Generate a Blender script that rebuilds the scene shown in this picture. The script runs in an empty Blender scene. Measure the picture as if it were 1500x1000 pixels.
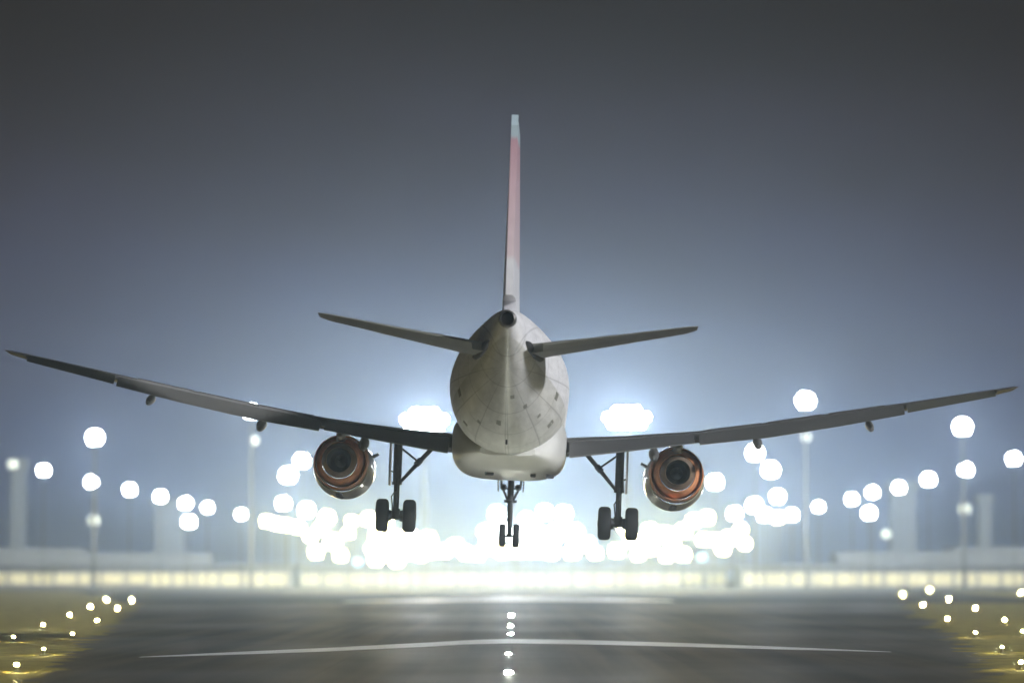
import bpy, bmesh, math, random
from mathutils import Vector, Matrix
random.seed(7)
R = math.radians
sc = bpy.context.scene
COL = sc.collection

# ------------------------------------------------------------------ camera
F = 5220.0            # focal length in pixels of a 1500 px wide frame
CAM_H = 2.5
PITCH = math.atan((843 - 500) / F)
cam_d = bpy.data.cameras.new('camera')
cam = bpy.data.objects.new('camera', cam_d); COL.objects.link(cam)
cam.location = (0, 0, CAM_H)
cam.rotation_euler = (math.pi / 2 + PITCH, 0, 0)
cam_d.sensor_width = 36.0
cam_d.lens = F / 1500 * 36.0
cam_d.clip_start = 0.5
cam_d.clip_end = 12000
cam_d.dof.use_dof = True
cam_d.dof.focus_distance = 117.0
cam_d.dof.aperture_fstop = (cam_d.lens / 1000) / 0.34
sc.camera = cam

def P(px, py, d):
    """world point seen at a photo pixel, at ground distance d along +Y"""
    u, v = (px - 750) / F, (500 - py) / F
    y = math.cos(PITCH) - v * math.sin(PITCH)
    z = math.sin(PITCH) + v * math.cos(PITCH)
    k = d / y
    return Vector((u * k, d, CAM_H + z * k))

def G(px, py):
    """point on the ground plane seen at a photo pixel"""
    u, v = (px - 750) / F, (500 - py) / F
    y = math.cos(PITCH) - v * math.sin(PITCH)
    z = math.sin(PITCH) + v * math.cos(PITCH)
    k = -CAM_H / z
    return Vector((u * k, y * k, 0))

# ------------------------------------------------------------------ night sky
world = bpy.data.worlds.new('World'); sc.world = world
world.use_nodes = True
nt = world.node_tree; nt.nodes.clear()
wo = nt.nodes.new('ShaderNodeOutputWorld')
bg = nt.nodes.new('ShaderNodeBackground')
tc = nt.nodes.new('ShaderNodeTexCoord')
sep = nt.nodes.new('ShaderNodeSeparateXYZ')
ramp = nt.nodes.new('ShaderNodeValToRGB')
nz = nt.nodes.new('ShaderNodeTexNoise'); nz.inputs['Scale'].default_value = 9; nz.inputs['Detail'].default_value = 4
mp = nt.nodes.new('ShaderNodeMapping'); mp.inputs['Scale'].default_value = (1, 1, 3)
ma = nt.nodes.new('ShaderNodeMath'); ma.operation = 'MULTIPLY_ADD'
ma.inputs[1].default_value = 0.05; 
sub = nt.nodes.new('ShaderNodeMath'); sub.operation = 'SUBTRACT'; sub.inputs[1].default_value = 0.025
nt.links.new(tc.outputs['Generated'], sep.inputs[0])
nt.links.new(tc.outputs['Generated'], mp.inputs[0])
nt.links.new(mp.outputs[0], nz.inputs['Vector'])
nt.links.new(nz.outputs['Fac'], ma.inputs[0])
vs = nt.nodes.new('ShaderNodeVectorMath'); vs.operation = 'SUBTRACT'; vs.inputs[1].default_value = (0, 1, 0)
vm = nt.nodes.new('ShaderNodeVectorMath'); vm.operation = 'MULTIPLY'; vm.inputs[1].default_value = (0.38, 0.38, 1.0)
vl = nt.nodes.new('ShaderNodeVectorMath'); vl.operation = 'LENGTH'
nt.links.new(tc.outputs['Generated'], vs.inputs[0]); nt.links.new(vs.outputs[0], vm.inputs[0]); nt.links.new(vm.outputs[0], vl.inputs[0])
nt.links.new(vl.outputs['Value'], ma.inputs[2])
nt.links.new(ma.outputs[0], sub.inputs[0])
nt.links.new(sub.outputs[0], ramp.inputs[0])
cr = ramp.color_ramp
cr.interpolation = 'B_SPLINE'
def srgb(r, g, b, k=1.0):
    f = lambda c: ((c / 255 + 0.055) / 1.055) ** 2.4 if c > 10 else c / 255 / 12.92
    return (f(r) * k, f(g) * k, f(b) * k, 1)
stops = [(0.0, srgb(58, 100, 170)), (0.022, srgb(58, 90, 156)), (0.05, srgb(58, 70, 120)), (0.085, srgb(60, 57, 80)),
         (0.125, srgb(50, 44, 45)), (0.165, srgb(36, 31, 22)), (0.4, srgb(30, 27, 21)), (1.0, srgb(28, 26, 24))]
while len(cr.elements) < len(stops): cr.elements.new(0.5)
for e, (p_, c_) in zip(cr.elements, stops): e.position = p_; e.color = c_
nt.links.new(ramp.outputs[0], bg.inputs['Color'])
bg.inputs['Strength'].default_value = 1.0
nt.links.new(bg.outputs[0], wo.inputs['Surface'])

# moonlight from the right, behind the camera
sun_d = bpy.data.lights.new('sun', 'SUN')
sun_d.energy = 4.2; sun_d.angle = R(3); sun_d.color = (0.98, 0.98, 1.0)
sun = bpy.data.objects.new('sun', sun_d); COL.objects.link(sun)
sun_dir = Vector((-0.74, 0.62, -0.26)).normalized()
sun.rotation_euler = sun_dir.to_track_quat('-Z', 'Y').to_euler()

# ------------------------------------------------------------------ exposure / render
sc.view_settings.view_transform = 'Standard'
sc.view_settings.look = 'None'
sc.view_settings.exposure = 0.0
sc.view_settings.gamma = 1.0
sc.view_settings.use_curve_mapping = False
sc.render.engine = 'CYCLES'
cy = sc.cycles
cy.use_denoising = True
cy.max_bounces = 5; cy.diffuse_bounces = 2; cy.glossy_bounces = 3; cy.volume_bounces = 1
cy.transmission_bounces = 2; cy.transparent_max_bounces = 6
cy.use_light_tree = True
cy.sample_clamp_indirect = 4.0
cy.caustics_reflective = False; cy.caustics_refractive = False

# ------------------------------------------------------------------ materials
def node_mat(name):
    m = bpy.data.materials.new(name); m.use_nodes = True
    n = m.node_tree
    return m, n, n.nodes['Principled BSDF']

def mat(name, c, rough=0.5, metal=0.0, var=0.25, scale=3.0, bump=0.0, spec=0.5, stretch=(1, 1, 1), coat=0.0):
    m, n, b = node_mat(name)
    t = n.nodes.new('ShaderNodeTexCoord'); mp = n.nodes.new('ShaderNodeMapping')
    mp.inputs['Scale'].default_value = stretch
    nz = n.nodes.new('ShaderNodeTexNoise'); nz.inputs['Scale'].default_value = scale; nz.inputs['Detail'].default_value = 6
    cr = n.nodes.new('ShaderNodeValToRGB')
    cr.color_ramp.elements[0].position = 0.3; cr.color_ramp.elements[1].position = 0.72
    cr.color_ramp.elements[0].color = (*[x * (1 - var) for x in c], 1)
    cr.color_ramp.elements[1].color = (*[min(1, x * (1 + var * 0.6)) for x in c], 1)
    n.links.new(t.outputs['Object'], mp.inputs[0]); n.links.new(mp.outputs[0], nz.inputs['Vector'])
    n.links.new(nz.outputs['Fac'], cr.inputs[0]); n.links.new(cr.outputs[0], b.inputs['Base Color'])
    mr = n.nodes.new('ShaderNodeMapRange')
    mr.inputs['To Min'].default_value = max(0.05, rough - 0.08); mr.inputs['To Max'].default_value = min(1, rough + 0.1)
    n.links.new(nz.outputs['Fac'], mr.inputs['Value']); n.links.new(mr.outputs[0], b.inputs['Roughness'])
    b.inputs['Metallic'].default_value = metal
    b.inputs['Specular IOR Level'].default_value = spec
    b.inputs['Coat Weight'].default_value = coat
    if bump:
        bn = n.nodes.new('ShaderNodeBump'); bn.inputs['Strength'].default_value = bump
        n.links.new(nz.outputs['Fac'], bn.inputs['Height']); n.links.new(bn.outputs[0], b.inputs['Normal'])
    return m

def emit(name, c, s):
    m, n, b = node_mat(name)
    b.inputs['Base Color'].default_value = (*c, 1)
    b.inputs['Emission Color'].default_value = (*c, 1)
    b.inputs['Emission Strength'].default_value = s
    return m

def fuselage_mat():
    m, n, b = node_mat('fuselage_paint')
    L = n.links
    t = n.nodes.new('ShaderNodeTexCoord'); s = n.nodes.new('ShaderNodeSeparateXYZ')
    L.new(t.outputs['Object'], s.inputs[0])
    # grey belly paint: below a line that climbs towards the tail
    k = n.nodes.new('ShaderNodeMapRange')          # y -> height of the paint line
    k.inputs['From Min'].default_value = -17.5; k.inputs['From Max'].default_value = -6
    k.inputs['To Min'].default_value = 0.86; k.inputs['To Max'].default_value = -0.6
    L.new(s.outputs['Y'], k.inputs['Value'])
    d = n.nodes.new('ShaderNodeMath'); d.operation = 'SUBTRACT'
    L.new(s.outputs['Z'], d.inputs[0]); L.new(k.outputs[0], d.inputs[1])
    st = n.nodes.new('ShaderNodeMapRange'); st.inputs['From Min'].default_value = -0.02; st.inputs['From Max'].default_value = 0.02
    L.new(d.outputs[0], st.inputs['Value'])
    nz = n.nodes.new('ShaderNodeTexNoise'); nz.inputs['Scale'].default_value = 1.3; nz.inputs['Detail'].default_value = 7
    mp = n.nodes.new('ShaderNodeMapping'); mp.inputs['Scale'].default_value = (2.2, 0.35, 2.2)
    L.new(t.outputs['Object'], mp.inputs[0]); L.new(mp.outputs[0], nz.inputs['Vector'])
    ra = n.nodes.new('ShaderNodeValToRGB'); ra.color_ramp.elements[0].color = (0.52, 0.52, 0.50, 1); ra.color_ramp.elements[1].color = (0.68, 0.68, 0.66, 1)
    rb = n.nodes.new('ShaderNodeValToRGB'); rb.color_ramp.elements[0].color = (0.72, 0.72, 0.74, 1); rb.color_ramp.elements[1].color = (0.84, 0.84, 0.86, 1)
    for r_ in (ra, rb):
        r_.color_ramp.elements[0].position = 0.3; r_.color_ramp.elements[1].position = 0.7
        L.new(nz.outputs['Fac'], r_.inputs[0])
    mx = n.nodes.new('ShaderNodeMixRGB'); L.new(st.outputs[0], mx.inputs[0]); L.new(ra.outputs[0], mx.inputs[1]); L.new(rb.outputs[0], mx.inputs[2])
    # frame seams every metre: a shallow groove and a thin line of grime
    wv = n.nodes.new('ShaderNodeMath'); wv.operation = 'PINGPONG'; wv.inputs[1].default_value = 1.1
    L.new(s.outputs['Y'], wv.inputs[0])
    sm = n.nodes.new('ShaderNodeMapRange'); sm.inputs['From Max'].default_value = 0.045
    sm.inputs['To Min'].default_value = 0.5; sm.inputs['To Max'].default_value = 1.0
    L.new(wv.outputs[0], sm.inputs['Value'])
    ml = n.nodes.new('ShaderNodeMixRGB'); ml.blend_type = 'MULTIPLY'; ml.inputs[0].default_value = 1
    L.new(mx.outputs[0], ml.inputs[1]); L.new(sm.outputs[0], ml.inputs[2])
    at = n.nodes.new('ShaderNodeMath'); at.operation = 'ARCTAN2'; L.new(s.outputs['X'], at.inputs[0]); L.new(s.outputs['Z'], at.inputs[1])
    pp = n.nodes.new('ShaderNodeMath'); pp.operation = 'PINGPONG'; pp.inputs[1].default_value = 0.26; L.new(at.outputs[0], pp.inputs[0])
    s2 = n.nodes.new('ShaderNodeMapRange'); s2.inputs['From Max'].default_value = 0.02; s2.inputs['To Min'].default_value = 0.6; s2.inputs['To Max'].default_value = 1.0
    L.new(pp.outputs[0], s2.inputs['Value'])
    n5 = n.nodes.new('ShaderNodeTexNoise'); n5.inputs['Scale'].default_value = 2.0; n5.inputs['Detail'].default_value = 8
    m5 = n.nodes.new('ShaderNodeMapping'); m5.inputs['Scale'].default_value = (3.5, 0.22, 3.5)
    L.new(t.outputs['Object'], m5.inputs[0]); L.new(m5.outputs[0], n5.inputs['Vector'])
    s3 = n.nodes.new('ShaderNodeMapRange'); s3.inputs['From Min'].default_value = 0.35; s3.inputs['From Max'].default_value = 0.6; s3.inputs['To Min'].default_value = 0.88; s3.inputs['To Max'].default_value = 1.0
    L.new(n5.outputs['Fac'], s3.inputs['Value'])
    mm = n.nodes.new('ShaderNodeMath'); mm.operation = 'MULTIPLY'; L.new(s2.outputs[0], mm.inputs[0]); L.new(s3.outputs[0], mm.inputs[1])
    m6 = n.nodes.new('ShaderNodeMixRGB'); m6.blend_type = 'MULTIPLY'; m6.inputs[0].default_value = 1
    L.new(ml.outputs[0], m6.inputs[1]); L.new(mm.outputs[0], m6.inputs[2])
    L.new(m6.outputs[0], b.inputs['Base Color'])
    b.inputs['Roughness'].default_value = 0.48; b.inputs['Coat Weight'].default_value = 0.08; b.inputs['Coat Roughness'].default_value = 0.3
    return m

def fin_mat():
    m, n, b = node_mat('fin_paint'); L = n.links
    t = n.nodes.new('ShaderNodeTexCoord'); s = n.nodes.new('ShaderNodeSeparateXYZ')
    L.new(t.outputs['Object'], s.inputs[0])
    mr = n.nodes.new('ShaderNodeMapRange'); mr.inputs['From Min'].default_value = 1.5; mr.inputs['From Max'].default_value = 7.5
    L.new(s.outputs['Z'], mr.inputs['Value'])
    cr = n.nodes.new('ShaderNodeValToRGB')
    st = [(0, (0.76, 0.76, 0.79, 1)), (0.255, (0.76, 0.76, 0.79, 1)), (0.285, (0.68, 0.56, 0.59, 1)), (0.60, (0.60, 0.43, 0.48, 1)), (0.83, (0.46, 0.28, 0.33, 1)), (0.85, (0.40, 0.50, 0.55, 1))]
    for _ in range(4): cr.color_ramp.elements.new(0.5)
    for e, (p_, c_) in zip(cr.color_ramp.elements, st): e.position = p_; e.color = c_
    L.new(mr.outputs[0], cr.inputs[0])
    nz = n.nodes.new('ShaderNodeTexNoise'); nz.inputs['Scale'].default_value = 2.0; nz.inputs['Detail'].default_value = 5
    L.new(t.outputs['Object'], nz.inputs['Vector'])
    m2 = n.nodes.new('ShaderNodeMapRange'); m2.inputs['To Min'].default_value = 0.82; m2.inputs['To Max'].default_value = 1.1
    L.new(nz.outputs['Fac'], m2.inputs['Value'])
    ml = n.nodes.new('ShaderNodeMixRGB'); ml.blend_type = 'MULTIPLY'; ml.inputs[0].default_value = 1
    L.new(cr.outputs[0], ml.inputs[1]); L.new(m2.outputs[0], ml.inputs[2]); L.new(ml.outputs[0], b.inputs['Base Color'])
    b.inputs['Roughness'].default_value = 0.35; b.inputs['Coat Weight'].default_value = 0.2
    return m

def runway_mat():
    m, n, b = node_mat('wet_asphalt'); L = n.links
    t = n.nodes.new('ShaderNodeTexCoord')
    n1 = n.nodes.new('ShaderNodeTexNoise'); n1.inputs['Scale'].default_value = 0.05; n1.inputs['Detail'].default_value = 8
    mp = n.nodes.new('ShaderNodeMapping'); mp.inputs['Scale'].default_value = (1.0, 0.5, 1)
    L.new(t.outputs['Object'], mp.inputs[0]); L.new(mp.outputs[0], n1.inputs['Vector'])
    n2 = n.nodes.new('ShaderNodeTexNoise'); n2.inputs['Scale'].default_value = 6; n2.inputs['Detail'].default_value = 6
    L.new(t.outputs['Object'], n2.inputs['Vector'])
    cr = n.nodes.new('ShaderNodeValToRGB')
    cr.color_ramp.elements[0].position = 0.35; cr.color_ramp.elements[0].color = (0.050, 0.036, 0.020, 1)
    cr.color_ramp.elements[1].position = 0.7; cr.color_ramp.elements[1].color = (0.096, 0.070, 0.040, 1)
    L.new(n1.outputs['Fac'], cr.inputs[0])
    # slab joints across and along the runway
    br = n.nodes.new('ShaderNodeTexBrick'); br.offset = 0; br.inputs['Scale'].default_value = 0.1
    br.inputs['Mortar Size'].default_value = 0.006; br.inputs['Color1'].default_value = (1, 1, 1, 1); br.inputs['Color2'].default_value = (0.88, 0.88, 0.88, 1)
    br.inputs['Mortar'].default_value = (0.5, 0.5, 0.5, 1)
    L.new(t.outputs['Object'], br.inputs['Vector'])
    ml = n.nodes.new('ShaderNodeMixRGB'); ml.blend_type = 'MULTIPLY'; ml.inputs[0].default_value = 0.8
    L.new(cr.outputs[0], ml.inputs[1]); L.new(br.outputs[0], ml.inputs[2])
    # tyre rubber: dark streaks drawn out along the runway
    m3 = n.nodes.new('ShaderNodeMapping'); m3.inputs['Scale'].default_value = (0.9, 0.012, 1)
    n3 = n.nodes.new('ShaderNodeTexNoise'); n3.inputs['Scale'].default_value = 1.0; n3.inputs['Detail'].default_value = 5
    L.new(t.outputs['Object'], m3.inputs[0]); L.new(m3.outputs[0], n3.inputs['Vector'])
    r3 = n.nodes.new('ShaderNodeMapRange'); r3.inputs['From Min'].default_value = 0.38; r3.inputs['From Max'].default_value = 0.6
    r3.inputs['To Min'].default_value = 0.4; r3.inputs['To Max'].default_value = 1.15
    L.new(n3.outputs['Fac'], r3.inputs['Value'])
    m4 = n.nodes.new('ShaderNodeMixRGB'); m4.blend_type = 'MULTIPLY'; m4.inputs[0].default_value = 1
    L.new(ml.outputs[0], m4.inputs[1]); L.new(r3.outputs[0], m4.inputs[2]); L.new(m4.outputs[0], b.inputs['Base Color'])
    mr = n.nodes.new('ShaderNodeMapRange'); mr.inputs['From Min'].default_value = 0.3; mr.inputs['From Max'].default_value = 0.7
    mr.inputs['To Min'].default_value = 0.34; mr.inputs['To Max'].default_value = 0.6
    L.new(n1.outputs['Fac'], mr.inputs['Value']); L.new(mr.outputs[0], b.inputs['Roughness'])
    bn = n.nodes.new('ShaderNodeBump'); bn.inputs['Strength'].default_value = 0.25; bn.inputs['Distance'].default_value = 0.01
    L.new(n2.outputs['Fac'], bn.inputs['Height']); L.new(bn.outputs[0], b.inputs['Normal'])
    b.inputs['Specular IOR Level'].default_value = 0.06
    return m

M = {
    'fuselage': fuselage_mat(), 'fin': fin_mat(),
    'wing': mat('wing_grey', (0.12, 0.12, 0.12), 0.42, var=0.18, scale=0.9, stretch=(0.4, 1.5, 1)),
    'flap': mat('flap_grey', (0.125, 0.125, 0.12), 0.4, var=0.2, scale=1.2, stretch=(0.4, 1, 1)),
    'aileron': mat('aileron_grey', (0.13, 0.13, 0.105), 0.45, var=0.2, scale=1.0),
    'fairing': mat('fairing_paint', (0.68, 0.68, 0.65), 0.35, var=0.15, scale=1.2, stretch=(1, 0.4, 1)),
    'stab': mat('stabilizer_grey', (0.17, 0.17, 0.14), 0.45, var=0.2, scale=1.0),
    'panel': mat('panel_grey', (0.22, 0.22, 0.19), 0.5, var=0.2),
    'dark': mat('dark_gap', (0.025, 0.025, 0.027), 0.6, var=0.2),
    'black': mat('exhaust_black', (0.006, 0.006, 0.006), 0.9, var=0.3),
    'apu': mat('apu_metal', (0.10, 0.095, 0.09), 0.4, metal=0.8, var=0.3, scale=8),
    'cowl': mat('engine_cowl', (0.50, 0.47, 0.36), 0.38, metal=0.1, var=0.25, scale=1.5, coat=0.4),
    'copper': mat('fan_nozzle_copper', (0.88, 0.38, 0.18), 0.45, metal=0.05, var=0.35, scale=3.5),
    'core': mat('core_nozzle_metal', (0.26, 0.19, 0.14), 0.4, metal=0.3, var=0.35, scale=4),
    'pylon': mat('pylon_paint', (0.62, 0.60, 0.58), 0.35, var=0.15, scale=3),
    'gear': mat('gear_steel', (0.03, 0.03, 0.033), 0.45, metal=0.3, var=0.3, scale=9),
    'chrome': mat('oleo_chrome', (0.5, 0.5, 0.52), 0.15, metal=1.0, var=0.1),
    'tyre': mat('tyre_rubber', (0.008, 0.008, 0.009), 0.75, var=0.3, scale=12, bump=0.1),
    'rim': mat('wheel_rim', (0.16, 0.16, 0.16), 0.4, metal=0.6, var=0.2),
    'door': mat('gear_door', (0.20, 0.20, 0.22), 0.4, var=0.2),
    'runway': runway_mat(),
    'grass': mat('verge_grass', (0.36, 0.30, 0.08), 0.95, var=0.5, scale=1.1, bump=0.6, spec=0.1),  # dry grass, its colour yellowed and brightened to hold the edge lights' wide glow
    'apron': mat('apron_concrete', (0.11, 0.10, 0.075), 0.7, var=0.3, scale=0.08, spec=0.2),
    'paint': mat('white_paint', (0.86, 0.86, 0.85), 0.38, var=0.3, scale=0.5, spec=0.6),
    'pole': mat('galvanised_pole', (0.10, 0.11, 0.12), 0.6, metal=0.0, var=0.15, scale=2),
    'mast': mat('mast_paint', (0.09, 0.10, 0.11), 0.5, var=0.15, scale=0.6),
    'housing': mat('lamp_housing', (0.30, 0.30, 0.31), 0.5, var=0.15),
    'fixture': mat('light_fixture', (0.20, 0.17, 0.05), 0.5, var=0.2, scale=20),
    'wall': mat('terminal_wall', (0.24, 0.26, 0.27), 0.6, var=0.15, scale=0.2),
    'roof': mat('terminal_roof', (0.22, 0.23, 0.24), 0.6, var=0.2, scale=0.3),
    'fence': mat('barrier_concrete', (0.24, 0.23, 0.21), 0.8, var=0.3, scale=0.7),
}
LAMP = emit('lamp_white', (0.92, 0.97, 1.0), 90)
LAMP_SOFT = emit('lamp_pale', (0.86, 0.92, 0.78), 1.1)
LAMP_CYAN = emit('lamp_cyan', (0.62, 0.92, 0.98), 1.6)
BANK = emit('flood_white', (0.92, 0.97, 1.0), 330)
LAMP_WARM = emit('lamp_cream', (1.0, 0.84, 0.40), 105)
EDGE = emit('edge_yellow', (1.0, 0.82, 0.30), 2600)
CENTRE = emit('centre_white', (0.98, 1.0, 0.84), 3300)
GLOW_PANES = [emit('added_glow_pane', (1.0, 0.92, 0.58), e) for e in (0.10, 0.12, 0.14)]  # glow added along the terminals for a warm band at the horizon
TAXI_LENS = mat('unlit_lens', (0.3, 0.3, 0.32), 0.1, metal=0.2, var=0.05)

# ------------------------------------------------------------------ mesh helpers
def link(name, me, m=None, parent=None, smooth=True, angle=35):
    o = bpy.data.objects.new(name, me); COL.objects.link(o)
    if m is not None and not me.materials: me.materials.append(m)
    if smooth and me.polygons:
        me.polygons.foreach_set('use_smooth', [True] * len(me.polygons))
        me.set_sharp_from_angle(angle=R(angle))
    if parent: o.parent = parent
    return o

def pyd(name, v, f):
    me = bpy.data.meshes.new(name); me.from_pydata([tuple(p) for p in v], [], f); me.validate(); me.update()
    bm = bmesh.new(); bm.from_mesh(me); bmesh.ops.recalc_face_normals(bm, faces=bm.faces); bm.to_mesh(me); bm.free()
    return me

def loft(name, rings, cap0=True, cap1=True, closed=False):
    n = len(rings[0]); v = [p for r in rings for p in r]; f = []
    k = len(rings)
    for i in range(k if closed else k - 1):
        j = (i + 1) % k
        for a in range(n):
            b = (a + 1) % n
            f.append((i * n + a, i * n + b, j * n + b, j * n + a))
    if not closed:
        if cap0: f.append(tuple(range(n))[::-1])
        if cap1: f.append(tuple(range((k - 1) * n, k * n)))
    return pyd(name, v, f)

def ring_y(y, rx, rz, cx=0, cz=0, n=40, p=2.0):
    out = []
    for i in range(n):
        a = 2 * math.pi * i / n
        c, s = math.cos(a), math.sin(a)
        out.append(Vector((cx + rx * math.copysign(abs(c) ** (2 / p), c), y, cz + rz * math.copysign(abs(s) ** (2 / p), s))))
    return out

def tube_me(name, pts, rad, n=12):
    """tube through points with a radius per point"""
    pts = [Vector(p) for p in pts]
    if not hasattr(rad, '__len__'): rad = [rad] * len(pts)
    rings = []
    for i, p in enumerate(pts):
        d = (pts[min(i + 1, len(pts) - 1)] - pts[max(i - 1, 0)]).normalized()
        up = Vector((0, 1, 0)) if abs(d.y) < 0.9 else Vector((0, 0, 1))
        a = d.cross(up).normalized(); b = d.cross(a)
        rings.append([p + (a * math.cos(2 * math.pi * k / n) + b * math.sin(2 * math.pi * k / n)) * rad[i] for k in range(n)])
    return loft(name, rings)

def box_me(name, x0, x1, y0, y1, z0, z1, bev=0.0):
    bm = bmesh.new()
    bmesh.ops.create_cube(bm, size=1)
    for v in bm.verts:
        v.co = Vector(((x0 + x1) / 2 + v.co.x * (x1 - x0), (y0 + y1) / 2 + v.co.y * (y1 - y0), (z0 + z1) / 2 + v.co.z * (z1 - z0)))
    if bev: bmesh.ops.bevel(bm, geom=bm.edges[:], offset=bev, segments=2, affect='EDGES')
    me = bpy.data.meshes.new(name); bm.to_mesh(me); bm.free()
    return me

def join_me(name, mes):
    bm = bmesh.new()
    for me in mes: bm.from_mesh(me)
    me = bpy.data.meshes.new(name); bm.to_mesh(me); bm.free()
    return me

def lathe_y(name, prof, n=48, cx=0, cz=0, cap0=False, cap1=False):
    return loft(name, [ring_y(y, r, r, cx, cz, n) for y, r in prof], cap0, cap1)

def empty(name, loc, label, cat, group=None):
    o = bpy.data.objects.new(name, None); COL.objects.link(o)
    o.location = loc; o.empty_display_size = 0.5
    o['label'] = label; o['category'] = cat
    if group: o['group'] = group
    return o

def structure(name, me, m):
    o = link(name, me, m, smooth=False); o['kind'] = 'structure'
    return o

# ------------------------------------------------------------------ ground, runway, apron, markings
def sheet(name, pts, z):
    return pyd(name, [(p[0], p[1], z) for p in pts], [tuple(range(len(pts)))])

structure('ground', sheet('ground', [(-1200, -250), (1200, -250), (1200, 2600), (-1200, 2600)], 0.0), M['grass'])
left_edge = [G(-60, 1036), G(24, 984), G(64, 959), G(106, 935), G(142, 914), G(172, 895), G(196, 881)]
right_edge = [G(1560, 1030), G(1488, 980), G(1460, 956), G(1421, 933), G(1380, 911), G(1344, 889), G(1316, 873)]
wid = lambda p, k: (p.x + k, p.y)
def ragged(pts, k):
    out = []
    for a, b in zip(pts, pts[1:]):
        for i in range(24):
            p = a.lerp(b, i / 24); out.append((p.x + k + random.gauss(0, 0.22) * (1 + p.y / 160), p.y))
    return out
run = [(-9, -60)] + ragged(left_edge, 0.8) + ragged(right_edge, -0.8)[::-1] + [(9, -60)]
structure('runway', sheet('runway', run, 0.004), M['runway'])
structure('apron', sheet('apron', [(-420, 570), (420, 570), (420, 900), (-420, 900)], 0.008), M['apron'])
structure('taxiway', sheet('taxiway', [(-36, 330), (52, 330), (70, 575), (-70, 575)], 0.006), mat('taxiway_asphalt', (0.05, 0.042, 0.03), 0.85, var=0.3, scale=0.06, spec=0.08))

def band(name, centre, halfpx, m, z):
    """painted band: a ribbon along ground points, each with a half width in metres"""
    v, f = [], []
    for (p, w) in centre:
        v += [(p.x, p.y - w, z), (p.x, p.y + w, z)]
    for i in range(len(centre) - 1):
        f.append((2 * i, 2 * i + 2, 2 * i + 3, 2 * i + 1))
    return structure(name, pyd(name, v, f), m)

def samp(pts, n):
    out = []
    for i in range(n):
        t = i / (n - 1) * (len(pts) - 1); k = min(int(t), len(pts) - 2); u = t - k
        out.append(tuple(a + (b - a) * u for a, b in zip(pts[k], pts[k + 1])))
    return out
# half thickness given in photo pixels at that row -> metres on the ground
def gb(px, py, hp):
    p = G(px, py); dpm = F * CAM_H / p.y ** 2
    return p, hp / dpm
near = [gb(x, y, h) for x, y, h in samp([(205, 962, 0.5), (330, 957, 2.2), (480, 951, 3.0), (620, 944, 3.2), (690, 940, 3.2), (745, 938.5, 3.3), (850, 940, 3.2), (1000, 944, 3.0), (1150, 949, 2.2), (1240, 952, 1.2), (1305, 954.5, 0.4)], 40)]
band('runway_marking', near, 0, M['paint'], 0.010)
far = [gb(x, y, h) for x, y, h in samp([(505, 880.5, 1.0), (620, 878.5, 2.6), (745, 876.5, 2.9), (870, 877.5, 2.6), (985, 879.5, 1.0)], 24)]
band('runway_marking', far, 0, M['paint'], 0.014)

# ------------------------------------------------------------------ airliner
ORG = P(748, 583, 120)
plane = empty('passenger_airliner', ORG, 'white twin-engine passenger airliner seen from behind with landing gear down, just above the runway', 'airplane')
plane.rotation_euler = (R(-0.7), R(2.1), R(-0.45))

# fuselage: y forward, z up, origin on its axis at the wing trailing edge
fus = [(-17.45, 0.20, 0.22, 1.22), (-17.3, 0.25, 0.28, 1.20), (-16.5, 0.36, 0.44, 1.12), (-15.3, 0.54, 0.72, 0.96), (-13.8, 0.78, 1.04, 0.76), (-12.2, 1.04, 1.36, 0.55),
       (-10.5, 1.31, 1.64, 0.34), (-8.8, 1.57, 1.85, 0.17), (-7.2, 1.78, 1.98, 0.05), (-5.8, 1.90, 2.04, 0.01), (-4.4, 1.94, 2.05, 0), (0, 1.95, 2.05, 0), (8, 1.95, 2.05, 0), (13.5, 1.95, 2.05, 0),
       (15.2, 1.88, 1.98, -0.03), (16.6, 1.68, 1.76, -0.12), (17.8, 1.32, 1.36, -0.26), (18.6, 0.88, 0.90, -0.38), (19.1, 0.42, 0.44, -0.46), (19.25, 0.12, 0.12, -0.48)]
def spline(rows, per=4):
    out = []
    for i in range(len(rows) - 1):
        p0 = rows[max(i - 1, 0)]; p1 = rows[i]; p2 = rows[i + 1]; p3 = rows[min(i + 2, len(rows) - 1)]
        for k in range(per):
            t = k / per
            out.append(tuple(0.5 * ((2 * b) + (c - a) * t + (2 * a - 5 * b + 4 * c - d) * t * t + (-a + 3 * b - 3 * c + d) * t ** 3) for a, b, c, d in zip(p0, p1, p2, p3)))
    out.append(rows[-1]); return out
fuselage = link('fuselage', loft('fuselage', [ring_y(y, a, b, 0, c, 56) for y, a, b, c in spline(fus)]), M['fuselage'], plane)
# tail-cone exhaust
apu = link('exhaust_pipe', lathe_y('exhaust_pipe', [(-17.2, 0.27), (-17.7, 0.235), (-17.72, 0.20), (-17.5, 0.185)], 28, 0, 1.21), M['apu'], plane)
link('exhaust_opening', lathe_y('exhaust_opening', [(-17.52, 0.19), (-17.49, 0.02)], 24, 0, 1.21, True, True), M['black'], apu)
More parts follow.
